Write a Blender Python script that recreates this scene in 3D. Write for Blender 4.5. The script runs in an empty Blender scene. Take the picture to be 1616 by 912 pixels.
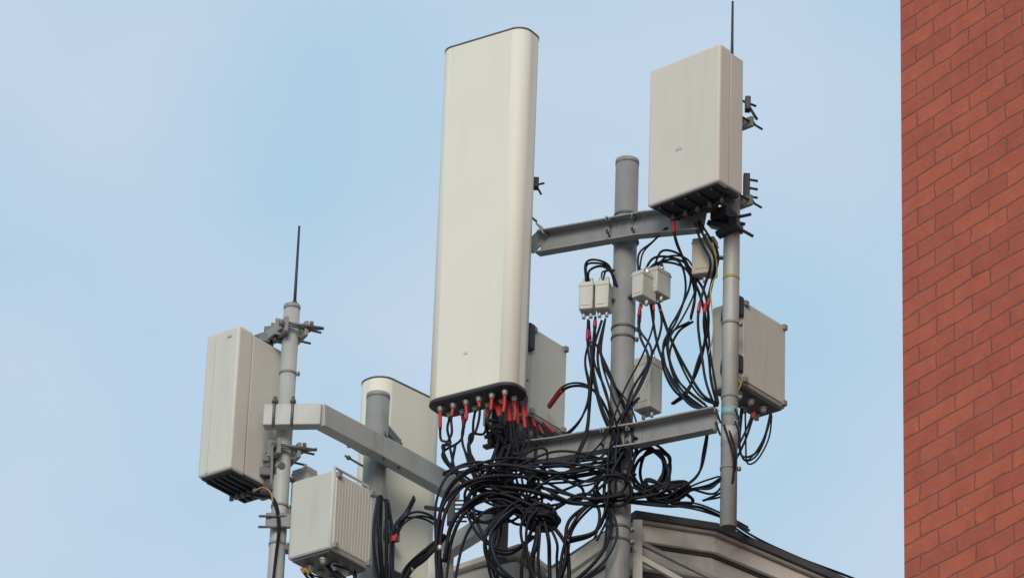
import bpy, bmesh, math, random
from mathutils import Vector, Matrix
random.seed(5)
scene=bpy.context.scene
COL=scene.collection
rad=math.radians
# ---------------------------------------------------------------- camera
PITCH=27.0; F=7184.0; DY=2.94
cam_d=bpy.data.cameras.new("camera"); cam=bpy.data.objects.new("camera",cam_d); COL.objects.link(cam)
cam_d.sensor_width=36; cam_d.lens=F/1616*36; cam_d.clip_end=2000; cam_d.clip_start=0.1
CM=Matrix.Translation((0,0,1.6))@Matrix.Rotation(rad(90+PITCH),4,'X')@Matrix.Rotation(rad(2.1),4,'Z')
cam.matrix_world=CM; scene.camera=cam
R3=CM.to_3x3()
def pix(u,v,Y):
    d=R3@Vector(((u-808)/F,-(v-456)/F,-1.0))
    return Vector((0,0,1.6))+d*((Y+DY)/d.y)
# ---------------------------------------------------------------- materials
def new_mat(name):
    m=bpy.data.materials.new(name); m.use_nodes=True
    return m,m.node_tree,m.node_tree.nodes["Principled BSDF"]
def paint(name,c,rough=0.5,metal=0.0,var=0.12,scale=6,streak=0.35,bump=0.0,dirt=(0.16,0.14,0.11),spec=0.5):
    m,nt,b=new_mat(name); N=nt.nodes; L=nt.links
    tc=N.new("ShaderNodeTexCoord"); mp=N.new("ShaderNodeMapping"); mp.inputs["Scale"].default_value=(scale*3,scale*3,scale*0.5)
    L.new(tc.outputs["Object"],mp.inputs["Vector"])
    n1=N.new("ShaderNodeTexNoise"); n1.inputs["Scale"].default_value=1.0; n1.inputs["Detail"].default_value=5
    L.new(mp.outputs[0],n1.inputs["Vector"])
    n2=N.new("ShaderNodeTexNoise"); n2.inputs["Scale"].default_value=scale; n2.inputs["Detail"].default_value=6
    L.new(tc.outputs["Object"],n2.inputs["Vector"])
    r1=N.new("ShaderNodeMapRange"); r1.inputs[1].default_value=0.52; r1.inputs[2].default_value=0.8; r1.inputs[3].default_value=0; r1.inputs[4].default_value=streak
    L.new(n1.outputs[0],r1.inputs[0])
    mx=N.new("ShaderNodeMix"); mx.data_type='RGBA'
    lo=[x*(1-var) for x in c]; hi=[min(1,x*(1+var)) for x in c]
    mx.inputs[6].default_value=(*lo,1); mx.inputs[7].default_value=(*hi,1)
    L.new(n2.outputs[0],mx.inputs[0])
    m2=N.new("ShaderNodeMix"); m2.data_type='RGBA'
    L.new(mx.outputs[2],m2.inputs[6]); m2.inputs[7].default_value=(*[x*0.45+d*0.3 for x,d in zip(c,dirt)],1)
    L.new(r1.outputs[0],m2.inputs[0]); L.new(m2.outputs[2],b.inputs["Base Color"])
    b.inputs["Roughness"].default_value=rough; b.inputs["Metallic"].default_value=metal
    b.inputs["Specular IOR Level"].default_value=spec
    if bump>0:
        n3=N.new("ShaderNodeTexNoise"); n3.inputs["Scale"].default_value=scale*12; n3.inputs["Detail"].default_value=4
        L.new(tc.outputs["Object"],n3.inputs["Vector"])
        bp=N.new("ShaderNodeBump"); bp.inputs["Strength"].default_value=bump; bp.inputs["Distance"].default_value=0.01
        L.new(n3.outputs[0],bp.inputs["Height"]); L.new(bp.outputs[0],b.inputs["Normal"])
    return m
M_RAD=paint("radome_paint",(0.735,0.70,0.605),0.55,var=0.03,scale=2.5,streak=0.12,spec=0.35)
M_BOX=paint("antenna_paint",(0.63,0.58,0.51),0.55,var=0.04,scale=4,streak=0.15,spec=0.35)
M_BOXG=paint("antenna_grey_paint",(0.60,0.575,0.515),0.55,var=0.05,scale=4,streak=0.2,spec=0.35)
M_RRU=paint("radio_unit_paint",(0.54,0.53,0.475),0.55,var=0.06,scale=6,streak=0.3)
M_BEIGE=paint("beige_plastic",(0.42,0.37,0.29),0.5,var=0.06,scale=8,streak=0.2)
M_GALV=paint("galvanised_steel",(0.27,0.27,0.26),0.6,metal=0.1,var=0.25,scale=9,streak=0.45,bump=0.2)
M_GALV2=paint("light_galvanised_steel",(0.43,0.435,0.41),0.55,metal=0.1,var=0.18,scale=7,streak=0.35,bump=0.2)
M_DARK=paint("dark_metal",(0.04,0.04,0.044),0.55,metal=0.2,var=0.2,scale=10)
M_STEEL=paint("bolt_steel",(0.13,0.13,0.135),0.5,metal=0.3,var=0.2,scale=10)
M_CONN=paint("connector_metal",(0.6,0.6,0.57),0.35,metal=0.4,var=0.1,scale=10,streak=0.1)
M_CAB=paint("black_cable",(0.009,0.009,0.013),0.6,var=0.2,scale=10,streak=0,spec=0.25)
M_CAB2=paint("dark_blue_cable",(0.012,0.017,0.034),0.6,var=0.2,scale=10,streak=0,spec=0.3)
M_RED=paint("red_sleeve",(0.42,0.032,0.03),0.55,var=0.15,scale=10,streak=0.1)
M_MAG=paint("pink_tag",(0.38,0.02,0.10),0.55,var=0.15,scale=10,streak=0.1)
M_YEL=paint("yellow_green_wire",(0.36,0.33,0.08),0.5,var=0.15,scale=10,streak=0.1)
M_ORG=paint("orange_wire",(0.42,0.22,0.05),0.5,var=0.15,scale=10,streak=0.1)
M_GREYC=paint("grey_cable",(0.42,0.42,0.41),0.5,var=0.15,scale=10,streak=0.1)
M_TEAL=paint("teal_tape",(0.22,0.42,0.41),0.5,var=0.15,scale=10,streak=0.1)
M_ROOF=paint("roof_membrane",(0.085,0.088,0.095),0.8,var=0.35,scale=5,bump=0.5)
M_FAS=paint("fascia_board",(0.64,0.62,0.57),0.8,var=0.15,scale=4,streak=0.45,bump=0.3)
M_FAS2=paint("weathered_board",(0.46,0.45,0.42),0.85,var=0.2,scale=4,streak=0.5,bump=0.3)
M_REND=paint("rendered_wall",(0.50,0.48,0.43),0.9,var=0.1,scale=2,bump=0.4)
M_BOUNCE=paint("pale_bounce_ground",(0.24,0.235,0.22),0.9,var=0.2,scale=1,bump=0.4)  # unseen ground, tone raised to bounce light up onto the undersides
M_STONE=paint("coping_stone",(0.3,0.28,0.25),0.8,var=0.15,scale=3,bump=0.4)
def brick_mat():
    m,nt,b=new_mat("red_brick"); N=nt.nodes; L=nt.links
    tc=N.new("ShaderNodeTexCoord"); sp=N.new("ShaderNodeSeparateXYZ"); L.new(tc.outputs["Object"],sp.inputs[0])
    nz=N.new("ShaderNodeTexNoise"); nz.inputs["Scale"].default_value=7; nz.inputs["Detail"].default_value=3; L.new(tc.outputs["Object"],nz.inputs["Vector"])
    ma=N.new("ShaderNodeMath"); ma.operation='MULTIPLY_ADD'; ma.inputs[1].default_value=0.026
    L.new(nz.outputs[0],ma.inputs[0]); L.new(sp.outputs[2],ma.inputs[2])
    ad=N.new("ShaderNodeMath"); ad.operation='ADD'; L.new(sp.outputs[0],ad.inputs[0]); L.new(sp.outputs[1],ad.inputs[1])
    nz2=N.new("ShaderNodeTexNoise"); nz2.inputs["Scale"].default_value=14; nz2.inputs["Detail"].default_value=3; L.new(tc.outputs["Object"],nz2.inputs["Vector"])
    ma2=N.new("ShaderNodeMath"); ma2.operation='MULTIPLY_ADD'; ma2.inputs[1].default_value=0.03
    L.new(nz2.outputs[0],ma2.inputs[0]); L.new(ad.outputs[0],ma2.inputs[2])
    cb=N.new("ShaderNodeCombineXYZ"); L.new(ma2.outputs[0],cb.inputs[0]); L.new(ma.outputs[0],cb.inputs[1])
    br=N.new("ShaderNodeTexBrick"); L.new(cb.outputs[0],br.inputs["Vector"])
    br.inputs["Scale"].default_value=1; br.inputs["Brick Width"].default_value=0.26; br.inputs["Row Height"].default_value=0.086
    br.inputs["Mortar Size"].default_value=0.009; br.inputs["Mortar Smooth"].default_value=0.9; br.inputs["Bias"].default_value=-0.1
    br.inputs["Color1"].default_value=(0.47,0.118,0.070,1); br.inputs["Color2"].default_value=(0.385,0.094,0.060,1)
    br.inputs["Mortar"].default_value=(0.255,0.088,0.066,1)
    n2=N.new("ShaderNodeTexNoise"); n2.inputs["Scale"].default_value=7; n2.inputs["Detail"].default_value=10; n2.inputs["Roughness"].default_value=0.78
    L.new(tc.outputs["Object"],n2.inputs["Vector"])
    rm=N.new("ShaderNodeMapRange"); rm.inputs[1].default_value=0.3; rm.inputs[2].default_value=0.7; rm.inputs[3].default_value=0.80; rm.inputs[4].default_value=1.18
    L.new(n2.outputs[0],rm.inputs[0])
    n4=N.new("ShaderNodeTexNoise"); n4.inputs["Scale"].default_value=3.0; n4.inputs["Detail"].default_value=8; n4.inputs["Roughness"].default_value=0.65; L.new(tc.outputs["Object"],n4.inputs["Vector"])
    r4=N.new("ShaderNodeMapRange"); r4.inputs[1].default_value=0.5; r4.inputs[2].default_value=0.75; r4.inputs[3].default_value=0; r4.inputs[4].default_value=0.3; L.new(n4.outputs[0],r4.inputs[0])
    mu=N.new("ShaderNodeVectorMath"); mu.operation='SCALE'; L.new(br.outputs[0],mu.inputs[0]); L.new(rm.outputs[0],mu.inputs["Scale"])
    mx=N.new("ShaderNodeMix"); mx.data_type='RGBA'; L.new(r4.outputs[0],mx.inputs[0]); L.new(mu.outputs[0],mx.inputs[6]); mx.inputs[7].default_value=(0.44,0.14,0.09,1)
    L.new(mx.outputs[2],b.inputs["Base Color"]); b.inputs["Roughness"].default_value=0.9; b.inputs["Specular IOR Level"].default_value=0.25
    inv=N.new("ShaderNodeMath"); inv.operation='SUBTRACT'; inv.inputs[0].default_value=1; L.new(br.outputs["Fac"],inv.inputs[1])
    n3=N.new("ShaderNodeTexNoise"); n3.inputs["Scale"].default_value=45; n3.inputs["Detail"].default_value=6; L.new(tc.outputs["Object"],n3.inputs["Vector"])
    m3=N.new("ShaderNodeMath"); m3.operation='MULTIPLY_ADD'; m3.inputs[1].default_value=1.0; L.new(n3.outputs[0],m3.inputs[0]); L.new(inv.outputs[0],m3.inputs[2])
    bp=N.new("ShaderNodeBump"); bp.inputs["Strength"].default_value=0.5; bp.inputs["Distance"].default_value=0.006
    L.new(m3.outputs[0],bp.inputs["Height"]); L.new(bp.outputs[0],b.inputs["Normal"])
    return m
M_BRICK=brick_mat()
# ---------------------------------------------------------------- mesh builder
def frame_z(d):
    d=d.normalized(); up=Vector((0,0,1)) if abs(d.z)<0.95 else Vector((1,0,0))
    x=up.cross(d).normalized(); y=d.cross(x).normalized()
    return Matrix((x,y,d)).transposed()
class MB:
    def __init__(s): s.bm=bmesh.new()
    def box(s,c,size,rot=None,bev=0.0,seg=2):
        M=Matrix.Translation(Vector(c))@((rot if rot is not None else Matrix.Identity(3)).to_4x4())@Matrix.Diagonal((*size,1))
        r=bmesh.ops.create_cube(s.bm,size=1.0,matrix=M)
        if bev>0:
            es=list({e for v in r['verts'] for e in v.link_edges})
            bmesh.ops.bevel(s.bm,geom=es,offset=bev,segments=seg,affect='EDGES',profile=0.5)
        return s
    def cyl(s,p0,p1,r,r2=None,seg=20,caps=True,smooth=True):
        p0=Vector(p0);p1=Vector(p1); R=frame_z(p1-p0); r2=r if r2 is None else r2
        a=[];b=[]
        for i in range(seg):
            t=2*math.pi*i/seg; o=R@Vector((math.cos(t),math.sin(t),0))
            a.append(s.bm.verts.new(p0+o*r)); b.append(s.bm.verts.new(p1+o*r2))
        for i in range(seg):
            j=(i+1)%seg; f=s.bm.faces.new((a[i],a[j],b[j],b[i])); f.smooth=smooth
        if caps: s.bm.faces.new(a[::-1]); s.bm.faces.new(b)
        return s
    def ring(s,p0,p1,ro,ri,seg=24):
        p0=Vector(p0);p1=Vector(p1);R=frame_z(p1-p0);L=[]
        for p,r in((p0,ro),(p1,ro),(p1,ri),(p0,ri)):
            L.append([s.bm.verts.new(p+R@Vector((math.cos(2*math.pi*i/seg),math.sin(2*math.pi*i/seg),0))*r) for i in range(seg)])
        for k in range(4):
            A=L[k];B=L[(k+1)%4]
            for i in range(seg):
                j=(i+1)%seg; f=s.bm.faces.new((A[i],A[j],B[j],B[i])); f.smooth=(k in(0,2))
        return s
    def loft(s,w,d,r,sections,seg=8,cx=0,cy=0,caps=True):
        rings=[]
        flags=None
        for z,i in sections:
            pts,flags=rrect(w-2*i,d-2*i,max(r-i,0.002),seg)
            rings.append([s.bm.verts.new((cx+x,cy+y,z)) for x,y in pts])
        n=len(rings[0])
        for a,b in zip(rings,rings[1:]):
            for i in range(n):
                j=(i+1)%n; f=s.bm.faces.new((a[i],a[j],b[j],b[i])); f.smooth=flags[i]
        if caps: s.bm.faces.new(rings[0][::-1]); s.bm.faces.new(rings[-1])
        return s
    def extr(s,prof,p0,p1,up=Vector((0,0,1))):
        p0=Vector(p0);p1=Vector(p1);d=(p1-p0).normalized(); sd=d.cross(up).normalized(); u=sd.cross(d).normalized()
        A=[s.bm.verts.new(p0+sd*x+u*y) for x,y in prof]; B=[s.bm.verts.new(p1+sd*x+u*y) for x,y in prof]
        n=len(prof)
        for i in range(n):
            j=(i+1)%n; s.bm.faces.new((A[i],A[j],B[j],B[i]))
        s.bm.faces.new(A[::-1]); s.bm.faces.new(B)
        return s
    def tube(s,pts,r,seg=8):
        n=len(pts); prev=None; rings=[]
        for k in range(n):
            t=(pts[min(k+1,n-1)]-pts[max(k-1,0)]).normalized()
            if prev is None: x=frame_z(t).col[0].copy()
            else:
                x=prev-t*prev.dot(t)
                x=x.normalized() if x.length>1e-6 else frame_z(t).col[0].copy()
            prev=x; y=t.cross(x)
            rings.append([s.bm.verts.new(pts[k]+(x*math.cos(2*math.pi*i/seg)+y*math.sin(2*math.pi*i/seg))*r) for i in range(seg)])
        for a,b in zip(rings,rings[1:]):
            for i in range(seg):
                j=(i+1)%seg; f=s.bm.faces.new((a[i],a[j],b[j],b[i])); f.smooth=True
        s.bm.faces.new(rings[0][::-1]); s.bm.faces.new(rings[-1])
        return s
    def done(s,name,mat,parent=None,world=False,label=None):
        bmesh.ops.recalc_face_normals(s.bm,faces=s.bm.faces[:])
        me=bpy.data.meshes.new(name)
        if parent is not None and world: s.bm.transform(parent.matrix_world.inverted())
        s.bm.to_mesh(me); s.bm.free(); me.materials.append(mat)
        o=bpy.data.objects.new(name,me); COL.objects.link(o)
        if parent is not None: o.parent=parent
        if label: o["label"]=label
        return o
def rrect(w,d,r,seg):
    pts=[];fl=[]
    for cx,cy,a0 in((w/2-r,-d/2+r,-90),(w/2-r,d/2-r,0),(-w/2+r,d/2-r,90),(-w/2+r,-d/2+r,180)):
        for k in range(seg+1):
            a=rad(a0+90*k/seg); pts.append((cx+r*math.cos(a),cy+r*math.sin(a))); fl.append(k<seg)
    return pts,fl
def thing(name,label,cat,loc,yaw=0,group=None):
    o=bpy.data.objects.new(name,None); COL.objects.link(o); o.empty_display_size=0.2
    o.location=loc; o.rotation_euler=(0,0,rad(yaw))
    o["label"]=label; o["category"]=cat
    if group: o["group"]=group
    bpy.context.view_layer.update()
    return o
def tag(o,label,cat,group=None,kind=None):
    o["label"]=label
    o["category"]=cat
    if group:o["group"]=group
    if kind:o["kind"]=kind
def Hz(v): return Vector((v.x,v.y,0)).normalized()
def RZ(a): return Matrix.Rotation(rad(a),3,'Z')
def clamp(par,c,d,r,reach=0.14,back=0.07,h=0.06,mat=M_STEEL,jm=M_GALV):
    d=Hz(d); s=d.cross(Vector((0,0,1))).normalized(); R=Matrix((s,d,Vector((0,0,1)))).transposed()
    b=MB()
    b.box(c-d*(r+0.012),(2*r+0.09,0.02,h),R,0.003)
    b.box(c+d*(r+0.012),(2*r+0.09,0.02,h),R,0.003)
    for sg in(-1,1):
        for zz in (-1,1):
            b.box(c+s*sg*(r*0.75)-d*(r*0.8)+Vector((0,0,zz*h*0.35)),(0.01,0.05,0.008),R)
            b.box(c+s*sg*(r*0.75)+d*(r*0.8)+Vector((0,0,zz*h*0.35)),(0.01,0.05,0.008),R)
    for sg in(-1,1):
        b.box(c+s*sg*(r*0.7)-d*((reach+r)/2),(0.008,max(reach-r,0.02),h*1.1),R,0.002)
    b.done("clamp_jaw",jm,par,world=True)
    b=MB()
    for sg in(-1,1):
        p=c+s*sg*(r+0.028)
        b.cyl(p-d*(r+0.05),p+d*(r+back),0.0065,seg=8)
        for q in(-(r+0.03),(r+0.03)):
            b.cyl(p+d*(q-0.007),p+d*(q+0.007),0.014,seg=6,smooth=False)
    b.cyl(c-d*reach*0.75-s*(r+0.03),c-d*reach*0.75+s*(r+0.03),0.008,seg=8)
    for sg in(-1,1):
        b.cyl(c-d*reach*0.75+s*sg*(r+0.012),c-d*reach*0.75+s*sg*(r+0.026),0.015,seg=6,smooth=False)
    b.done("threaded_bolt",mat,par,world=True)
def band(b,c,r,h=0.014):
    b.ring(c-Vector((0,0,h/2)),c+Vector((0,0,h/2)),r+0.0035,r-0.002)
# ---------------------------------------------------------------- masts
ZB=9.3
def mast(name,label,top,bot,r,mat,bands=(),rod=None,cap=True,group="mast pipes of the rooftop antenna frame",ro=0.0,foot=False):
    T=pix(*top); zb=pix(*bot).z if isinstance(bot,tuple) else bot
    o=thing(name,label,"mast",(T.x,T.y,zb),0,group)
    b=MB(); b.cyl(Vector((T.x,T.y,zb)),T,r,seg=32)
    b.done("pole",mat,o,world=True)
    if foot:
        b=MB(); b.cyl((T.x,T.y,zb-0.006),(T.x,T.y,zb+0.01),r*0.98); b.done("pole_foot",M_DARK,o,world=True)
    if cap:
        b=MB(); b.cyl(T-Vector((0,0,0.02)),T+Vector((0,0,0.006)),r+0.0015,seg=32); b.cyl(T+Vector((0,0,0.006)),T+Vector((0,0,0.012)),r+0.001,r*0.7,seg=32)
        b.done("pole_cap",M_GALV,o,world=True)
    for v in bands:
        c=Vector((T.x,T.y,pix(top[0],v,top[2]).z)); b=MB(); band(b,c,r)
        b.box(c+Vector((r+0.010,-0.01,0)),(0.018,0.018,0.016)); b.cyl(c+Vector((r+0.012,-0.03,0)),c+Vector((r+0.012,0.02,0)),0.004,seg=8)
        b.done("band_clamp",M_STEEL if r>0.05 else M_GALV,o,world=True)
    if rod:
        q=pix(*rod); b=MB(); b.cyl((T.x+ro,T.y,T.z-0.10),(T.x+ro,T.y,q.z),0.0095,0.006,seg=10)
        b.cyl((T.x+ro,T.y,T.z-0.12),(T.x+ro,T.y,T.z+0.03),0.014,seg=10)
        b.done("lightning_rod",M_DARK,o,world=True)
    return o,T
YM,YR,YP=18.4,18.08,18.75
main,Tm=mast("support_mast","thick grey galvanised main mast with band clamps and cables",(990,256,YM),ZB,0.062,M_GALV,bands=(342,520,536,704,836,856))
right,Tr=mast("antenna_pipe","pale grey steel pipe carrying the small box antenna and lightning rod",(1158,104,YR),(1138,832,YR),0.043,M_GALV2,bands=(512,628,740),rod=(1161,3,YR),cap=False,foot=True,ro=-0.01)
pp,Tp=mast("antenna_pipe","grey steel pipe hidden behind the tall panel antenna",(815,150,YP),(797,884,YP),0.042,M_GALV,bands=(760,),foot=True)
lp,Tl=mast("antenna_pipe","slim grey pipe with lightning rod and box antenna",(461,484,18.4),ZB,0.043,M_GALV2,bands=(590,800,860),rod=(470,357,18.4),ro=0.012)
sp,Ts=mast("support_mast","thick grey round-capped mast carrying an angled steel arm",(597,625,18.85),ZB,0.062,M_GALV,bands=(790,))
for (v,m,hh) in((652,M_TEAL,0.025),(690,M_GREYC,0.05),(440,M_YEL,0.008)):
    c=Vector((Tr.x,Tr.y,pix(1145,v,YR).z)); b=MB(); b.ring(c-Vector((0,0,hh)),c+Vector((0,0,hh)),0.0442,0.042); b.done("tape_wrap",m,right,world=True)
c=Vector((Tm.x,Tm.y,pix(980,700,YM).z)); b=MB(); b.ring(c-Vector((0,0,0.03)),c+Vector((0,0,0.03)),0.0634,0.061); b.done("tape_wrap",M_GREYC,main,world=True)
# ---------------------------------------------------------------- arms
def chan(b,p0,p1,h=0.1,w=0.05,t=0.008):
    x0=-w/2;x1=w/2
    prof=[(x0,-h/2),(x1,-h/2),(x1,-h/2+t),(x0+t,-h/2+t),(x0+t,h/2-t),(x1,h/2-t),(x1,h/2),(x0,h/2)]
    b.extr(prof,p0,p1)
def arm(name,label,pts,h=0.1,w=0.05,tube=False,mat=M_GALV):
    P=[pix(*p) for p in pts]
    o=thing(name,label,"steel arm",P[0],0,"steel arms of the antenna frame")
    for i,(a,c) in enumerate(zip(P,P[1:])):
        b=MB(); d=(c-a).normalized()
        if tube:
            sd=Hz(d).cross(Vector((0,0,1))).normalized(); R=Matrix((d,sd,d.cross(sd))).transposed()
            b.box((a+c)/2,((c-a).length+0.02,w+0.002*i,h+0.002*i),R,0.005)
        else: chan(b,a,c,h+0.002*i,w)
        b.done("beam",mat,o,world=True)
    return o,P
ua,UA=arm("steel_arm","grey steel channel arm reaching from main mast to tall antenna",[(838,368,18.63),(850,384,18.60),(968,363,18.33),(1012,355,18.22),(1108,346,17.98)],h=0.13,w=0.06)
la,LA=arm("steel_arm","lower grey channel arm between the mast and pipes",[(800,718,18.66),(880,708,18.5),(965,693,18.30),(1010,686,18.22),(1128,662,17.98)],h=0.12,w=0.06)
fa,FA=arm("steel_arm","light grey square tube arm bent between two pipes",[(420,658,18.31),(505,657,18.27),(600,707,18.72),(716,772,19.25)],h=0.12,w=0.07,tube=True,mat=M_GALV2)
b=MB()
for (u,v,Y) in((434,652,18.33),(462,652,18.31),(432,652,18.26),(461,652,18.25),(606,706,18.70),(630,719,18.82)):
    q=pix(u,v,Y); b.cyl(q-Vector((0,0,0.075)),q+Vector((0,0,0.095)),0.0075,seg=8); b.cyl(q+Vector((0,0,0.062)),q+Vector((0,0,0.074)),0.016,seg=6,smooth=False)
b.done("upright_bolt",M_STEEL,fa,world=True)
def ubolt(par,c,d,r):
    d=Hz(d); s=d.cross(Vector((0,0,1))).normalized(); b=MB()
    for zz in(-0.035,0.035):
        pts=[]
        for k in range(13):
            t=math.pi*k/12; pts.append(c+s*math.cos(t)*(r+0.006)+d*math.sin(t)*(r+0.006)+Vector((0,0,zz)))
        pts=[pts[0]-d*(r+0.11)]+pts+[pts[-1]-d*(r+0.11)]
        b.tube(pts,0.006,8)
        for sg in(-1,1):
            q=c+s*sg*(r+0.006)-d*(r+0.075)+Vector((0,0,zz)); b.cyl(q-d*0.012,q,0.013,seg=6,smooth=False)
    b.done("u_bolt",M_STEEL,par,world=True)
ubolt(ua,Vector((Tm.x,Tm.y,UA[2].z)),Vector((0.25,1,0)),0.062)
ubolt(la,Vector((Tm.x,Tm.y,LA[2].z)),Vector((0.25,1,0)),0.062)
ubolt(la,Vector((Tr.x,Tr.y,LA[-1].z+0.01)),Vector((0.2,1,0)),0.044)
ubolt(fa,Vector((Ts.x,Ts.y,FA[2].z)),Vector((0.6,0.8,0)),0.06)
# ---------------------------------------------------------------- panel antennas
def emblem(par,c,yaw,r,mat,name="maker_emblem"):
    n=RZ(yaw); b=MB()
    for k in range(8):
        a=rad(10+160*k/7); q=c+n@Vector((math.cos(a)*r*0.6,0,math.sin(a)*r*0.6-r*0.2))
        Rr=n@Matrix.Rotation(-a,3,'Y'); b.box(q,(r*0.75,0.003,r*0.22),Rr,0.001)
    return b.done(name,mat,par,world=True)
def panel(label,base,yaw,W,D,Hh,r,conn=True,group="panel antennas"):
    o=thing("panel_antenna",label,"antenna",base,yaw,group)
    MB().loft(W,D,r,[(0.0,0.006),(0.006,0),(Hh-0.004,0),(Hh,0.003)],seg=12).done("radome",M_RAD,o)
    MB().loft(W+0.006,D+0.006,r+0.003,[(Hh,0),(Hh+0.007,0),(Hh+0.012,0.012)],seg=12).done("top_cap",M_STEEL,o)
    MB().loft(W+0.004,D+0.004,r+0.002,[(-0.020,0.006),(-0.014,0),(0.0,0)],seg=12).done("bottom_plate",M_DARK,o)
    cs=[]
    if conn:
        for row,y in enumerate((-D*0.24,D*0.2)):
            for k in range(6):
                x=-W*0.37+k*W*0.148
                b=MB(); b.cyl((x,y,-0.05),(x,y,-0.018),0.013,seg=12); b.cyl((x,y,-0.034),(x,y,-0.024),0.018,seg=6,smooth=False)
                b.done("connector",M_CONN,o); cs.append(o.matrix_world@Vector((x,y,-0.05)))
    return o,cs
BP=pix(754,628,18.52)
big,CS=panel("tall off-white panel antenna with rounded sides and dark cap rims",BP,-34,0.545,0.2,2.12,0.075)
for z in (0.25,1.22):
    c=Vector((Tp.x,Tp.y,BP.z+z)); dd=c-Vector((BP.x,BP.y,c.z)); clamp(big,c,dd,0.042,reach=dd.length-0.1,back=0.10)
emblem(big,big.matrix_world@Vector((-0.02,-0.1015,0.22)),-34,0.014,M_BOXG)
b=MB(); q=pix(786,690,18.62); b.box(q,(0.10,0.06,0.07),RZ(-33),0.006); b.box(q+Vector((0.0,0,0.10)),(0.06,0.05,0.14),RZ(-33),0.004)
b.box(q+Vector((-0.02,0,-0.045)),(0.12,0.04,0.018),RZ(-33),0.004); b.cyl(q+Vector((-0.07,0,0)),q+Vector((0.07,-0.04,0)),0.012,seg=8)
b.done("tilt_bracket",M_DARK,big,world=True)
b=MB(); q=pix(846,290,18.72); b.box(q,(0.03,0.05,0.06),None,0.004); b.cyl(q+Vector((-0.04,0,-0.02)),q+Vector((0.045,0,0.005)),0.006,seg=8); b.cyl(q+Vector((0.0,0,-0.01)),q+Vector((0.03,0,-0.065)),0.006,seg=8)
b.done("bolt_end",M_DARK,big,world=True)
BW=pix(618,915,19.30)
zt=pix(606,622,19.30).z
rearp,_=panel("white rounded panel antenna standing behind a thick mast",BW,46,0.5,0.2,zt-BW.z,0.09,conn=False)
b=MB(); q=pix(712,806,18.9); b.box(q,(0.04,0.06,0.15),None,0.004); b.cyl(q,pix(672,800,19.25),0.012,seg=8)
for k in range(6): b.cyl(q+Vector((0,0,-0.06+k*0.024)),q+Vector((0.085,-0.01,-0.06+k*0.024)),0.005,seg=6)
b.done("threaded_bolt",M_DARK,rearp,world=True)
b=MB()
for vv in (700,850):
    q=pix(622,vv,19.1); e=Vector((Ts.x,Ts.y,q.z)); d=(e-q); b.box((q+e)/2,(0.07,0.05,d.length),frame_z(d),0.004)
b.done("mount_bracket",M_STEEL,rearp,world=True)
# ---------------------------------------------------------------- box antennas
def box_antenna(label,base,yaw,W,D,Hh,cover=0.6,mat=M_BOX):
    o=thing("box_antenna",label,"antenna",base,yaw,"box antennas")
    dc=D*cover
    MB().loft(W,dc,0.014,[(0,0.008),(0.006,0.002),(0.014,0),(Hh-0.014,0),(Hh-0.006,0.002),(Hh,0.008)],seg=4,cy=-D/2+dc/2).done("front_cover",mat,o)
    db=D-dc
    MB().loft(W-0.014,db-0.004,0.010,[(0.010,0.004),(0.016,0),(Hh-0.016,0),(Hh-0.010,0.004)],seg=3,cy=D/2-db/2).done("rear_housing",M_BOXG,o)
    b=MB(); b.box((0,0.0,-0.002),(W*0.90,D*0.9,0.016),None,0.004)
    for k in range(5): b.box((-W*0.36+k*W*0.18,0.0,-0.016),(0.012,D*0.78,0.016),None,0.003)
    b.box((0,D*0.2,-0.02),(W*0.8,0.012,0.02),None,0.003)
    b.done("bottom_plate",M_DARK,o)
    for k in range(5):
        b=MB(); x=-W*0.34+k*W*0.17; b.cyl((x,D*0.1,-0.05),(x,D*0.1,-0.012),0.012,seg=10); b.done("connector",M_STEEL,o)
    return o
TB=pix(1097,318,17.86)
tb=box_antenna("small off-white box antenna clamped near the pipe top",TB,-42,0.475,0.21,0.815,cover=0.45)
emblem(tb,tb.matrix_world@Vector((-0.03,-0.1065,0.27)),-42,0.022,M_CONN)
for z,bk in((0.60,0.11),(0.13,0.11)):
    c=Vector((Tr.x,Tr.y,TB.z+z)); dd=c-Vector((TB.x,TB.y,c.z)); clamp(tb,c,dd,0.044,reach=dd.length-0.09,back=bk,mat=M_DARK)
b=MB(); q=pix(1143,342,18.04)
b.box(q,(0.10,0.12,0.06),RZ(-38),0.005); b.box(q+Vector((-0.11,-0.03,0.03)),(0.16,0.05,0.045),RZ(-38)@Matrix.Rotation(rad(10),3,'Y'),0.005)
b.box(q+Vector((0.06,0.0,-0.05)),(0.05,0.12,0.05),RZ(-20),0.005)
b.box(q+Vector((-0.02,0.0,-0.06)),(0.14,0.06,0.03),RZ(-30)@Matrix.Rotation(rad(25),3,'Y'),0.005)
b.box(q+Vector((0.02,-0.02,-0.09)),(0.13,0.05,0.03),RZ(-30)@Matrix.Rotation(rad(-15),3,'Y'),0.005)
for s_ in((0.15,-0.02,-0.12),(0.14,0.0,0.02),(0.11,0.02,-0.03)): b.cyl(q+Vector((0,0,-0.02)),q+Vector(s_),0.009,seg=8)
b.done("tilt_bracket",M_DARK,tb,world=True)
b=MB(); q=pix(1178,296,18.12)
b.box(q,(0.035,0.05,0.15),None,0.004)
for dz in(-0.05,0,0.05): b.cyl(q+Vector((0,0,dz)),q+Vector((0.06,0,dz-0.01)),0.007,seg=8)
b.done("rear_bracket",M_DARK,tb,world=True)
b=MB(); q=pix(1180,165,18.12); b.box(q,(0.03,0.05,0.08),None,0.004); b.cyl(q,q+Vector((0.05,0,-0.09)),0.008,seg=8); b.cyl(q+Vector((-0.03,0,0.02)),q+Vector((0.045,0,-0.01)),0.007,seg=8)
b.done("rear_bracket",M_DARK,tb,world=True)
LB=pix(376,766,18.43)
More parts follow.
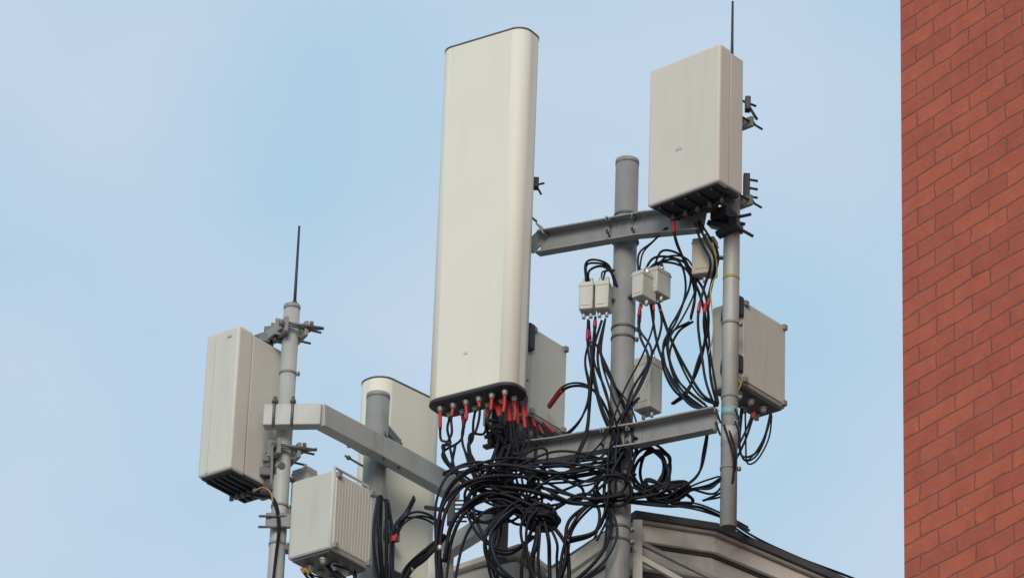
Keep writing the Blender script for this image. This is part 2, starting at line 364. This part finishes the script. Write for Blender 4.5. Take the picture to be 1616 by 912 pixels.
lb=box_antenna("grey-white box antenna with seamed cover held by bolted clamps",LB,-39,0.225,0.385,0.815,cover=0.3,mat=M_BOXG)
b=MB(); b.box((-0.05,-0.1955,0.40),(0.008,0.008,0.78),None,0.002); b.done("cover_seam",M_BOXG,lb)
b=MB(); b.box((0.05,-0.1945,0.765),(0.03,0.006,0.014),None,0.002); b.done("latch",M_GREYC,lb)
def box_hinge(vp,al):
    c=Vector((Tl.x,Tl.y,pix(452,vp,18.4).z)); a=lb.matrix_world@Vector(al)
    clamp(lb,c,Vector((0.9,0.4,0)),0.044,reach=0.10,back=0.10,h=0.085,mat=M_STEEL)
    s=Vector((0.4,-0.9,0)); b=MB()
    for sg in(-1,1):
        p=a+s*sg*0.045; e=c-Vector((0.9,0.4,0))*0.08+s*sg*0.05; b.box((p+e)/2,(0.014,0.055,(e-p).length+0.03),frame_z(e-p),0.003)
    b.done("hinge_plate",M_GALV,lb,world=True)
    b=MB(); q=(a+c)/2
    b.cyl(q-s*0.09,q+s*0.09,0.018,seg=12); b.box(a,(0.15,0.09,0.07),RZ(-39),0.008); b.box(q+Vector((0.0,0,0.035)),(0.10,0.07,0.05),RZ(-15),0.008)
    b.box(q+Vector((0.03,-0.04,-0.02)),(0.07,0.03,0.05),RZ(25),0.006); b.box(q+Vector((-0.05,-0.03,-0.02)),(0.06,0.04,0.05),RZ(10),0.006)
    for yy in(-0.06,0.06): b.cyl(c+Vector((-0.06,yy-0.02,0.02)),c+Vector((0.17,yy,0.03+yy*0.5)),0.0085,seg=8)
    b.cyl(c+Vector((0.10,-0.05,0.02)),c+Vector((0.12,-0.05,0.02)),0.022,seg=6,smooth=False)
    b.done("hinge_arm",M_STEEL,lb,world=True)
box_hinge(524,(0.0,0.08,0.845)); box_hinge(716,(0.10,0.12,0.0))
# ---------------------------------------------------------------- radio units
def radio(label,base,yaw,W,D,Hh,handle=True,mat=M_RRU,fin=0.0036):
    o=thing("radio_unit",label,"radio unit",base,yaw,"remote radio units")
    MB().loft(W,D,0.014,[(0,0.006),(0.008,0),(Hh-0.008,0),(Hh,0.006)],seg=4).done("housing",mat,o)
    b=MB(); n=int(D/0.024)
    b.box((W/2+0.002,0,Hh/2),(0.01,D-0.035,Hh-0.035),None,0.002)
    for k in range(n): b.box((W/2+0.0055,-D/2+0.026+k*(D-0.052)/(n-1),Hh/2),(fin,0.014,Hh-0.05),None,0.0012,1)
    b.done("heat_sink",mat,o)
    b=MB(); b.box((0,0,-0.006),(W*0.86,D*0.9,0.016),None,0.003)
    b.done("bottom_plate",M_STEEL,o)
    for k in range(6):
        b=MB(); x=-W*0.24 if k%2 else W*0.2; y=-D*0.34+k*D*0.135
        b.cyl((x,y,-0.05),(x,y,-0.012),0.014,seg=10); b.cyl((x,y,-0.032),(x,y,-0.02),0.020,seg=6,smooth=False); b.done("connector",M_CONN if k%3 else M_BEIGE,o)
    if handle:
        b=MB(); y0=-D/2+0.03;y1=D/2-0.03
        b.tube([Vector((W/2-0.02,y0,Hh-0.005)),Vector((W/2-0.02,y0,Hh+0.03)),Vector((W/2-0.02,y1,Hh+0.03)),Vector((W/2-0.02,y1,Hh-0.005))],0.007,8)
        b.done("handle",M_GALV2,o)
    for yy in(-D/2+0.03,D/2-0.03):
        for zz in(Hh-0.02,0.02):
            MB().box((W/2+0.012,yy,zz),(0.02,0.03,0.03),None,0.003).done("corner_lug",M_GALV,o)
    return o
r1=radio("boxy light grey radio unit with ribbed side on slim pipe",pix(519,890,18.35),-38,0.28,0.33,0.43,fin=0.005)
r2=radio("light grey finned radio unit behind the tall panel antenna",pix(826,680,19.02),-38,0.30,0.34,0.52,handle=False)
r3=radio("light grey finned radio unit mounted behind grey pipe",pix(1181,631,18.40),-40,0.19,0.40,0.48,handle=False)
def strut(par,p,q,s,mat=M_STEEL,name="mount_bracket"):
    b=MB(); d=(q-p); R=frame_z(d); b.box((p+q)/2,(s[0],s[1],d.length),R,0.003); b.done(name,mat,par,world=True)
def at(t,x,y,z): return t.matrix_world@Vector((x,y,z))
strut(r1,at(r1,-0.13,0,0.3),Vector((Tl.x,Tl.y,at(r1,0,0,0.3).z)),(0.06,0.03))
strut(r1,at(r1,-0.13,0,0.1),Vector((Tl.x,Tl.y,at(r1,0,0,0.1).z)),(0.06,0.03))
b=MB(); c=Vector((Tl.x,Tl.y,pix(440,828,18.4).z))
for zz in(-0.03,0.03): b.cyl(c+Vector((-0.10,-0.08,zz-0.02)),c+Vector((0.10,-0.05,zz)),0.007,seg=8)
b.box(c+Vector((0,-0.055,0)),(0.13,0.02,0.08),None,0.004); b.done("mount_clamp",M_STEEL,r1,world=True)
for z in(0.1,0.40):
    strut(r3,at(r3,0.0,-0.19,z),Vector((Tr.x,Tr.y,at(r3,0,0,z).z)),(0.07,0.05),M_DARK)
    strut(r2,at(r2,0.0,-0.16,z),Vector((Tp.x,Tp.y,at(r2,0,0,z).z)),(0.07,0.05),M_DARK)
MB().box((0.06,-0.21,0.43),(0.10,0.04,0.11),None,0.006).done("mount_plate",M_DARK,r3)
MB().box((0.07,-0.21,0.10),(0.08,0.04,0.09),None,0.006).done("mount_plate",M_DARK,r3)
MB().box((0.13,-0.18,0.44),(0.10,0.05,0.15),None,0.006).done("mount_plate",M_DARK,r2)
MB().box((0.11,-0.18,0.06),(0.08,0.04,0.09),None,0.006).done("mount_plate",M_DARK,r2)
# ---------------------------------------------------------------- small boxes
def small_box(name,label,base,yaw,W,D,Hh,mat,cat,group=None,nc=2,mount=None):
    o=thing(name,label,cat,base,yaw,group)
    MB().loft(W,D,0.006,[(0,0.004),(0.004,0),(Hh-0.004,0),(Hh,0.004)],seg=3).done("housing",mat,o)
    MB().box((0,-D/2-0.001,Hh*0.45),(W*0.7,0.004,Hh*0.65),None,0.002).done("cover_plate",mat,o)
    MB().box((0,0,Hh*0.86),(W+0.006,D+0.006,0.01),None,0.002).done("rim",mat,o)
    for k in range(nc):
        x=(k-(nc-1)/2)*W*0.5
        b=MB(); b.cyl((x,0,Hh-0.002),(x,0,Hh+0.035),0.010,seg=10); b.cyl((x,0,Hh+0.006),(x,0,Hh+0.016),0.014,seg=6,smooth=False); b.done("connector",M_CONN,o)
        b=MB(); b.cyl((x,0,0.002),(x,0,-0.035),0.010,seg=10); b.done("connector",M_CONN,o)
    if mount is not None: strut(o,at(o,0,0,Hh*0.5),Vector((mount.x,mount.y,at(o,0,0,Hh*0.5).z)),(0.03,0.012))
    return o
G="small filter boxes strapped to the mast"
small_box("filter_box","small light grey filter box with connectors beside the mast",pix(927,493,18.36),-15,0.075,0.09,0.16,M_RRU,"filter box",G,2,Tm)
small_box("filter_box","small light grey filter box with connectors beside the mast",pix(952,491,18.34),-15,0.075,0.09,0.16,M_RRU,"filter box",G,2,Tm)
small_box("filter_box","small light grey filter box on the cable side of the mast",pix(1016,474,18.22),-40,0.072,0.12,0.15,M_RRU,"filter box",G,2,Tm)
small_box("filter_box","small light grey filter box on the cable side of the mast",pix(1039,468,18.28),-40,0.072,0.12,0.15,M_RRU,"filter box",G,2,Tm)
small_box("junction_box","pale narrow junction box strapped low on the mast",pix(1022,650,18.42),-38,0.105,0.11,0.30,M_RRU,"junction box",None,2,Tm)
small_box("junction_box","beige plastic junction box on the grey pipe",pix(1112,436,18.1),-20,0.12,0.08,0.21,M_BEIGE,"junction box",None,1,Tr)
small_box("junction_box","pale yellowish box tucked behind the slim pipe",pix(478,795,18.55),-38,0.11,0.08,0.19,M_BOXG,"junction box",None,1,Tl)
# ---------------------------------------------------------------- house roof corner
C=pix(1003,804,18.62); C2=Vector((C.x,C.y,0)); z=C.z
dl=Vector((-0.485,0.875,0)); d1=Vector((0.962,0.273,0)); dr=Vector((0.745,0.667,0))
D2=C2+d1*0.45; E2=D2+dr*7; G2=C2+dl*6; F2=E2+dl*5
POLY=[C2,D2,E2,F2,G2]
def inset(P,i):
    n=len(P); out=[]
    L_=[]
    for k in range(n):
        a=P[k];b_=P[(k+1)%n]; d=(b_-a).normalized(); nn=Vector((-d.y,d.x,0)); L_.append((a+nn*i,d))
    for k in range(n):
        (a,d),(c,e)=L_[k-1],L_[k]
        t=((c.x-a.x)*e.y-(c.y-a.y)*e.x)/(d.x*e.y-d.y*e.x); out.append(a+d*t)
    return out
house=thing("house","house with flat dark roof and weathered grey fascia ledges","house",(C.x,C.y,0))
def layer(name,mat,z0,z1,i0,i1=None):
    i1=i0 if i1 is None else i1
    bm=MB(); c0=inset(POLY,i0); c1=inset(POLY,i1); n=len(c0)
    lo=[bm.bm.verts.new((p.x,p.y,z0)) for p in c0]; hi=[bm.bm.verts.new((p.x,p.y,z1)) for p in c1]
    for k in range(n):
        j=(k+1)%n; bm.bm.faces.new((lo[k],lo[j],hi[j],hi[k]))
    bm.bm.faces.new(lo[::-1]); bm.bm.faces.new(hi)
    bmesh.ops.bevel(bm.bm,geom=bm.bm.edges[:],offset=0.003,segments=1,affect='EDGES')
    return bm.done(name,mat,house,world=True)
# fascia boards lean outward at the foot so that they catch the light; thin ledges between
layer("roof",M_ROOF,z-0.04,z,0)
layer("roof_trim",M_FAS2,z-0.058,z-0.0405,0.015)
layer("fascia",M_FAS,z-0.165,z-0.0585,0.010,0.04)
layer("ledge",M_ROOF,z-0.180,z-0.1655,0.035)
layer("fascia",M_FAS,z-0.30,z-0.1805,0.020,0.05)
layer("ledge",M_FAS2,z-0.318,z-0.3005,0.012)
layer("ledge",M_ROOF,z-0.335,z-0.3185,0.05)
layer("soffit",M_FAS,z-0.45,z-0.3355,0.05,0.08)
layer("wall",M_REND,0.0,z-0.4505,0.35)
def plank(p,q,w,h,mat,name="rafter"):
    b=MB(); d=(q-p).normalized(); sd=d.cross(Vector((0,0,1))).normalized(); R=Matrix((d,sd,sd.cross(d))).transposed()
    b.box((p+q)/2,((q-p).length,w,h),R,0.004); b.done(name,mat,house,world=True)
plank(pix(868,915,18.62),pix(992,828,18.54),0.05,0.07,M_FAS)
plank(pix(890,925,18.56),pix(1000,852,18.49),0.04,0.035,M_FAS2)
plank(pix(1006,822,18.58),pix(1006,935,18.58),0.05,0.05,M_FAS2,"corner_post")
plank(pix(1010,856,18.575),pix(1150,925,18.62),0.03,0.022,M_GALV)
plank(pix(1010,880,18.57),pix(1100,930,18.60),0.03,0.03,M_FAS2)
c=pix(765,892,19.0)
annex=thing("roof_hatch","low pale roof hatch with sloping lid","roof hatch",(c.x,c.y,z-1.2))
b=MB(); b.box((c.x+0.1,c.y+0.3,c.z-0.45),(0.5,0.6,0.9),RZ(-30),0.01); b.done("hatch_wall",M_REND,annex,world=True)
b=MB(); b.box((c.x+0.1,c.y+0.3,c.z+0.02),(0.58,0.68,0.035),RZ(-30)@Matrix.Rotation(rad(-8),3,'Y'),0.008); b.done("hatch_lid",M_FAS,annex,world=True)
sa,SA=arm("steel_arm","grey diagonal brace beam of the antenna support frame",[(690,876,18.75),(782,818,18.5)],h=0.09,w=0.07,tube=True,mat=M_GALV2)
b=MB(); q=pix(696,872,18.75); b.box((q.x,q.y,q.z-0.3),(0.10,0.10,0.62),RZ(-35),0.006); b.done("post",M_FAS,sa,world=True)
# ---------------------------------------------------------------- cables
def spline(P,n=10):
    out=[];Q=[P[0]*2-P[1]]+P+[P[-1]*2-P[-2]]
    for i in range(1,len(Q)-2):
        p0,p1,p2,p3=Q[i-1:i+3]
        for k in range(n):
            t=k/n; out.append(0.5*((2*p1)+(-p0+p2)*t+(2*p0-5*p1+4*p2-p3)*t*t+(-p0+3*p1-3*p2+p3)*t*t*t))
    out.append(P[-1]); return out
def smooth(S,it=3):
    for _ in range(it):
        S=[S[0]]+[(S[k-1]+S[k]*2+S[k+1])/4 for k in range(1,len(S)-1)]+[S[-1]]
    return S
RS=0.88
def cable(P,r,mat,label,sleeve=None,smat=None,smid=None,white=None):
    r=r*RS
    S=smooth(spline(P,10),6)
    b=MB(); b.tube(S,r,8); o=b.done("cable",mat); tag(o,label,"cable","cables of the antenna site")
    if sleeve:
        k=max(2,int(sleeve)); bb=MB(); bb.tube(S[:k+1],r*1.4,8); bb.done("sleeve",smat or M_RED,o)
    if smid:
        a,c=smid; a=int(a*len(S)); c=max(a+2,int(c*len(S))); bb=MB(); bb.tube(S[a:c],r*1.4,8); bb.done("sleeve",smat or M_RED,o)
    if white:
        a=int(white*len(S)); bb=MB(); bb.tube(S[a:a+2],r*1.3,8); bb.done("cable_tag",M_CONN,o)
    return o
def bundle(pts,n,jit,r,label,mat=M_CAB,Yj=0.04,**kw):
    for i in range(n):
        ox=random.gauss(0,jit);oy=random.gauss(0,jit);P=[]
        for k,(u,v,Y) in enumerate(pts):
            f=0.5 if k in(0,len(pts)-1) else 1.0
            P.append(pix(u+f*(ox+random.gauss(0,jit*0.45)),v+f*(oy+random.gauss(0,jit*0.45)),Y+random.uniform(-Yj,Yj)))
        cable(P,r*random.uniform(0.7,1.15),mat if random.random()<0.75 else M_CAB2,label,white=(random.uniform(0.1,0.8) if (i%5==3 and mat is M_CAB and random.random()<0.4) else None),**kw)
L1="black coaxial cable with red boot hanging from tall antenna"
tails=[[(698,705,18.45),(722,755,18.4),(790,792,18.35),(845,815,18.3)],
[(708,722,18.45),(750,765,18.4),(830,778,18.35),(950,752,18.3)],
[(735,715,18.45),(770,770,18.4),(850,818,18.35)],
[(748,710,18.45),(755,760,18.4),(785,800,18.4),(845,815,18.32)],
[(800,705,18.45),(850,738,18.4),(920,728,18.35),(972,712,18.3)],
[(815,720,18.45),(840,775,18.4),(858,820,18.35)]]
sl=(13,7,12,5,10,14,None,11,None,9,13,15)
for i,c in enumerate(CS):
    t=tails[i%6]
    P=[c,c+Vector((random.uniform(-.01,.01),0,-0.07)),c+Vector((random.uniform(-.02,.02),random.uniform(-.02,.02),-0.16))]+[pix(p[0]+random.gauss(0,7),p[1]+random.gauss(0,7),p[2]) for p in t]
    cable(P,0.0078,M_CAB,L1,sleeve=sl[i])
for du,v0,s_ in ((781,634,9),(786,628,14),(792,631,8),(797,626,15),(803,632,12),(808,628,14),(813,634,7),(818,628,12),(824,636,15),(828,640,9)):
    bundle([(du,v0,18.5),(du+random.gauss(2,3),v0+24,18.48),(du+3,700,18.45),(du-10,760,18.4),(855,822,18.36)],1,3,0.0095,L1,sleeve=s_)
L2="black feeder cable looping around the masts"
bundle([(692,930,18.35),(688,860,18.35),(696,795,18.32),(728,752,18.3),(790,736,18.28),(880,746,18.28),(975,732,18.3)],5,9,0.011,L2)
bundle([(700,880,18.4),(710,815,18.38),(745,778,18.35),(800,768,18.32),(862,800,18.3)],3,9,0.0105,L2)
bundle([(715,925,18.4),(728,850,18.38),(765,805,18.35),(815,800,18.32),(850,820,18.3)],2,8,0.010,L2)
bundle([(722,700,18.45),(730,745,18.4),(775,785,18.36),(855,825,18.32)],2,11,0.009,L2)
bundle([(700,740,18.4),(760,722,18.35),(830,735,18.3),(900,775,18.28),(965,790,18.28)],2,9,0.0075,L2)
bundle([(810,740,18.35),(880,726,18.3),(960,740,18.28),(1000,755,18.26)],3,8,0.009,L2)
bundle([(760,765,18.35),(850,776,18.3),(930,796,18.28),(990,782,18.26)],3,9,0.0095,L2)
bundle([(870,740,18.3),(920,765,18.3),(955,740,18.27),(975,690,18.27)],2,9,0.0075,L2)
bundle([(840,790,18.32),(800,808,18.32),(772,850,18.32),(782,895,18.32),(830,935,18.35)],5,7,0.0105,L2)
bundle([(775,740,18.35),(735,790,18.35),(760,850,18.33),(800,870,18.33),(840,845,18.3)],2,7,0.009,L2)
bundle([(870,800,18.3),(905,770,18.28),(940,790,18.28),(930,830,18.3),(890,850,18.3)],2,7,0.009,L2)
L3="black feeder cable dropping from the central cable knot"
for x in(822,832,842,854,866,878,896):
    bundle([(855+(x-855)*0.3,822,18.3),(858+(x-855)*0.8,855,18.3),(x,885,18.32),(x+2,935,18.4)],1,3,0.0115,L3)
bundle([(850,800,18.28),(825,830,18.28),(828,880,18.3),(850,935,18.3)],2,6,0.011,L3)
bundle([(965,775,18.28),(930,800,18.3),(900,830,18.3),(890,880,18.3),(878,935,18.34)],3,7,0.0095,L3)
bundle([(800,700,18.5),(805,760,18.45),(825,800,18.4),(850,830,18.34)],4,6,0.0105,L3)
bundle([(790,700,18.5),(785,760,18.5),(790,830,18.5),(775,880,18.45),(790,935,18.4)],3,6,0.0095,L3)
def knot(u,v,Y,n,ru,rv,r,label):
    for i in range(n):
        a0=random.uniform(0,6.28);s=random.uniform(0.6,1.15);e=random.uniform(0.6,1.15);P=[]
        tilt=random.uniform(-0.7,0.7); ou=random.gauss(0,4);ov=random.gauss(0,4)
        for k in range(9):
            a=a0+k*6.28/7.4
            x=ru*s*math.cos(a);y=rv*e*math.sin(a)
            P.append(pix(u+ou+x*math.cos(tilt)-y*math.sin(tilt)+random.gauss(0,1.5),v+ov+x*math.sin(tilt)+y*math.cos(tilt)+random.gauss(0,1.5),Y+0.04*math.sin(a+tilt)+random.uniform(-.02,.02)))
        cable(P,r,M_CAB,label)
LK="black cable coiled into a tangled knot"
knot(855,820,18.3,14,21,16,0.011,LK)
knot(1052,778,18.3,7,36,13,0.0105,LK)
knot(965,772,18.25,3,38,24,0.0085,LK)
knot(880,770,18.3,2,58,28,0.0085,LK)
knot(765,790,18.35,3,46,42,0.0085,LK)
knot(1030,742,18.4,3,28,40,0.010,LK)
knot(790,690,18.5,6,13,20,0.010,LK)
knot(820,785,18.35,2,34,46,0.0085,LK)
knot(800,760,18.4,2,75,34,0.008,LK)
bundle([(1000,765,18.28),(1050,785,18.28),(1085,770,18.25),(1118,762,18.15),(1140,750,18.05)],3,5,0.008,L2)
bundle([(985,790,18.3),(1050,795,18.28),(1100,800,18.25),(1150,818,18.3),(1180,834,18.6)],3,4,0.0085,L2)
L4="black jumper cable running along the thick mast"
bundle([(928,503,18.36),(929,545,18.33),(938,600,18.3),(952,650,18.3),(975,705,18.3),(980,750,18.3)],2,3,0.008,L4,smat=M_MAG,smid=(0.08,0.18))
bundle([(940,503,18.36),(935,560,18.33),(930,630,18.3),(925,690,18.3),(900,740,18.32)],2,3,0.007,L4,smat=M_MAG,smid=(0.03,0.10))
bundle([(955,502,18.34),(945,560,18.3),(962,615,18.28),(980,670,18.27),(985,720,18.27)],3,6,0.0075,L4)
bundle([(1013,480,18.22),(1014,520,18.22),(1030,560,18.22),(1012,610,18.24),(985,665,18.27),(970,730,18.28)],2,6,0.0075,L4,smid=(0.02,0.12))
bundle([(1037,478,18.28),(1040,520,18.26),(1022,570,18.25),(992,620,18.26),(965,700,18.27),(900,750,18.3)],2,6,0.007,L4,smid=(0.02,0.10))
bundle([(940,545,18.3),(955,590,18.28),(985,640,18.27),(1000,700,18.27),(985,760,18.27)],3,6,0.0075,L4)
bundle([(1008,625,18.27),(980,660,18.27),(965,720,18.27),(970,790,18.28),(940,850,18.3)],2,5,0.009,L4)
bundle([(1000,690,18.27),(1040,715,18.27),(1055,745,18.27),(1040,775,18.27),(990,785,18.27)],4,5,0.0095,L4)
bundle([(985,700,18.27),(958,740,18.26),(955,790,18.27),(965,830,18.3),(945,880,18.32),(885,935,18.35)],3,5,0.009,L4)
L5="thin black jumper looping between mast and pipe"
bundle([(928,448,18.36),(926,424,18.36),(942,416,18.36),(962,424,18.36),(972,450,18.33)],3,3,0.007,L5)
bundle([(950,448,18.34),(952,430,18.34),(968,428,18.33)],2,2,0.007,L5)
bundle([(1008,430,18.22),(1010,398,18.22),(1030,382,18.22),(1052,360,18.1)],2,3,0.0075,L5)
bundle([(1030,424,18.28),(1045,402,18.25),(1074,408,18.2),(1088,450,18.2),(1068,500,18.2),(1048,540,18.2),(1062,600,18.2),(1110,642,18.1)],3,5,0.0075,L5)
bundle([(1018,430,18.28),(1040,405,18.25),(1085,415,18.2),(1100,455,18.2),(1090,500,18.2)],2,4,0.0065,L5)
bundle([(1060,348,18.0),(1062,385,18.05),(1082,425,18.1),(1105,470,18.15),(1112,520,18.2),(1100,575,18.2),(1082,620,18.15),(1060,640,18.2)],2,4,0.0075,L5,smid=(0.02,0.10))
bundle([(1100,350,17.98),(1112,380,17.99),(1128,410,18.0),(1118,455,18.05),(1108,500,18.05),(1115,560,18.1),(1122,600,18.0),(1132,640,18.0)],3,3,0.007,L5,smat=M_RED,smid=(0.5,0.56))
bundle([(1035,480,18.28),(1050,540,18.26),(1070,590,18.2),(1100,630,18.1),(1126,640,18.03)],3,6,0.008,L5)
bundle([(1090,505,18.2),(1062,520,18.2),(1050,560,18.2),(1068,610,18.2),(1110,645,18.1)],2,5,0.008,L5)
bundle([(1126,385,17.98),(1134,430,18.0),(1124,460,18.0),(1128,520,18.0),(1120,560,18.02)],1,2,0.006,"yellow green earth wire along the grey pipe",mat=M_YEL)
bundle([(1158,590,18.1),(1170,600,18.12),(1160,625,18.1),(1152,632,18.06)],1,1,0.006,"yellow green earth wire along the grey pipe",mat=M_YEL)
L6="thin black cable hanging below a radio unit"
bundle([(865,640,18.85),(890,610,18.6),(930,612,18.45),(955,650,18.35),(972,700,18.3)],2,4,0.008,L6,smid=(0.0,0.22))
bundle([(850,680,18.85),(880,692,18.7),(915,665,18.5),(932,620,18.45),(925,570,18.4),(932,530,18.38)],2,3,0.007,L6)
bundle([(835,660,18.85),(842,690,18.7),(835,730,18.5),(870,750,18.4)],3,5,0.009,L6,smid=(0.0,0.2))
bundle([(850,668,18.85),(862,690,18.75),(850,700,18.6),(820,690,18.55)],2,4,0.007,L6,smid=(0.05,0.3))
bundle([(1172,648,18.4),(1170,700,18.35),(1176,728,18.3),(1192,722,18.35),(1208,690,18.4),(1216,655,18.45)],4,4,0.0065,L6)
bundle([(1190,650,18.4),(1175,690,18.3),(1152,740,18.15),(1128,775,18.1),(1095,770,18.2)],2,4,0.0075,L6,smid=(0.0,0.08))
bundle([(1145,670,18.02),(1158,720,18.05),(1150,770,18.1),(1110,790,18.2)],2,4,0.007,L6)
bundle([(1120,665,18.1),(1114,710,18.15),(1100,750,18.2),(1060,780,18.25)],2,4,0.007,L6)
L7="black feeder cable running beside the thick mast"
bundle([(600,785,18.74),(598,830,18.74),(600,880,18.74),(606,940,18.74)],3,4,0.012,L7)
bundle([(612,790,18.74),(617,840,18.74),(618,890,18.74),(615,940,18.74)],3,4,0.011,L7)
bundle([(655,785,18.8),(640,815,18.75),(622,850,18.72),(622,935,18.72)],3,4,0.0075,L7)
bundle([(622,855,18.7),(636,822,18.7),(662,810,18.7),(690,822,18.7),(700,850,18.6)],3,4,0.0075,L7,smat=M_RED,smid=(0.0,0.12))
bundle([(700,845,18.5),(670,872,18.5),(645,895,18.6),(625,935,18.6)],6,6,0.011,L7)
bundle([(520,895,18.3),(540,910,18.3),(560,930,18.3)],4,7,0.0075,L6)
bundle([(480,895,18.3),(492,910,18.3),(512,920,18.3),(525,945,18.3)],3,5,0.0075,L6,smat=M_ORG,smid=(0.0,0.2))
bundle([(550,880,18.4),(562,895,18.4),(556,930,18.4)],2,4,0.0075,L6,smid=(0.1,0.3))
bundle([(402,774,18.35),(414,768,18.32),(426,776,18.32),(430,792,18.33)],1,1,0.006,"orange yellow wire hanging under the box antenna",mat=M_ORG)
bundle([(388,778,18.4),(410,782,18.34),(432,790,18.33),(440,830,18.33),(436,880,18.33),(430,935,18.33)],2,2,0.006,L6)
for k in range(2):
    P=[pix(1140-k*8,812,18.4)]
    for t in(0.3,0.7,1.1,1.5,2.1,2.5,3.0): P.append(D2+dr*t+dl*(0.02+0.02*k)+Vector((0,0,z+0.008+abs(random.gauss(0,0.012)))))
    cable(P,0.007,M_CAB,"thin dark cable trailing along the roof edge")
# ---------------------------------------------------------------- brick building
E=pix(1424,456,15.5); ang=math.atan2(-0.848,0.53)
bb=thing("brick_building","tall red brick building with plain wall beside the house","building",(E.x,E.y,0),math.degrees(ang))
b=MB(); b.box((3.0,3.5,8.5),(6.0,7.0,17.0)); bo=b.done("wall",M_BRICK,bb)
b=MB(); b.box((3.0,3.5,17.06),(6.12,7.12,0.118),None,0.01); b.done("coping",M_STONE,bb)
# ---------------------------------------------------------------- ground
b=MB(); vs=[b.bm.verts.new(p) for p in((-500,-500,0),(500,-500,0),(500,500,0),(-500,500,0))]; b.bm.faces.new(vs)
g=b.done("ground",M_BOUNCE); g["kind"]="structure"; g["label"]="unseen ground around the buildings, made pale to bounce light"; g["category"]="ground"
# ---------------------------------------------------------------- light
Ld=Vector((0.12,0.86,-0.42)).normalized()
sun_d=bpy.data.lights.new("sun",'SUN'); sun=bpy.data.objects.new("sun",sun_d); COL.objects.link(sun)
sun_d.energy=2.0; sun_d.angle=rad(25); sun_d.color=(1,0.905,0.78)
sun.rotation_mode='QUATERNION'; sun.rotation_quaternion=Ld.to_track_quat('-Z','Y'); sun.location=(0,-5,20)
w=bpy.data.worlds.new("World"); scene.world=w; w.use_nodes=True; nt=w.node_tree; N=nt.nodes; L=nt.links
bg=N["Background"]; bg.inputs[1].default_value=0.12
sky=N.new("ShaderNodeTexSky"); sky.sky_type='NISHITA'; sky.sun_disc=False
S=-Ld; sky.sun_elevation=math.asin(S.z); sky.sun_rotation=math.atan2(S.x,S.y)
tc=N.new("ShaderNodeTexCoord"); mp=N.new("ShaderNodeMapping"); mp.inputs["Scale"].default_value=(1,1,1.3); mp.inputs["Location"].default_value=(0.3,0.1,0.2); L.new(tc.outputs["Generated"],mp.inputs[0])
nz=N.new("ShaderNodeTexNoise"); nz.inputs["Scale"].default_value=11; nz.inputs["Detail"].default_value=4; nz.inputs["Roughness"].default_value=0.4; L.new(mp.outputs[0],nz.inputs["Vector"])
mr=N.new("ShaderNodeMapRange"); mr.interpolation_type='SMOOTHSTEP'; mr.inputs[1].default_value=0.25; mr.inputs[2].default_value=0.8; L.new(nz.outputs[0],mr.inputs[0])
hz=N.new("ShaderNodeMix"); hz.data_type='RGBA'; L.new(mr.outputs[0],hz.inputs[0]); hz.inputs[6].default_value=(3.6,5.5,6.8,1); hz.inputs[7].default_value=(5.3,6.1,7.3,1)
mx=N.new("ShaderNodeMix"); mx.data_type='RGBA'; mx.inputs[0].default_value=0.87; L.new(sky.outputs[0],mx.inputs[6]); L.new(hz.outputs[2],mx.inputs[7])
L.new(mx.outputs[2],bg.inputs[0])
scene.view_settings.view_transform='Standard'; scene.view_settings.look='None'; scene.view_settings.exposure=0
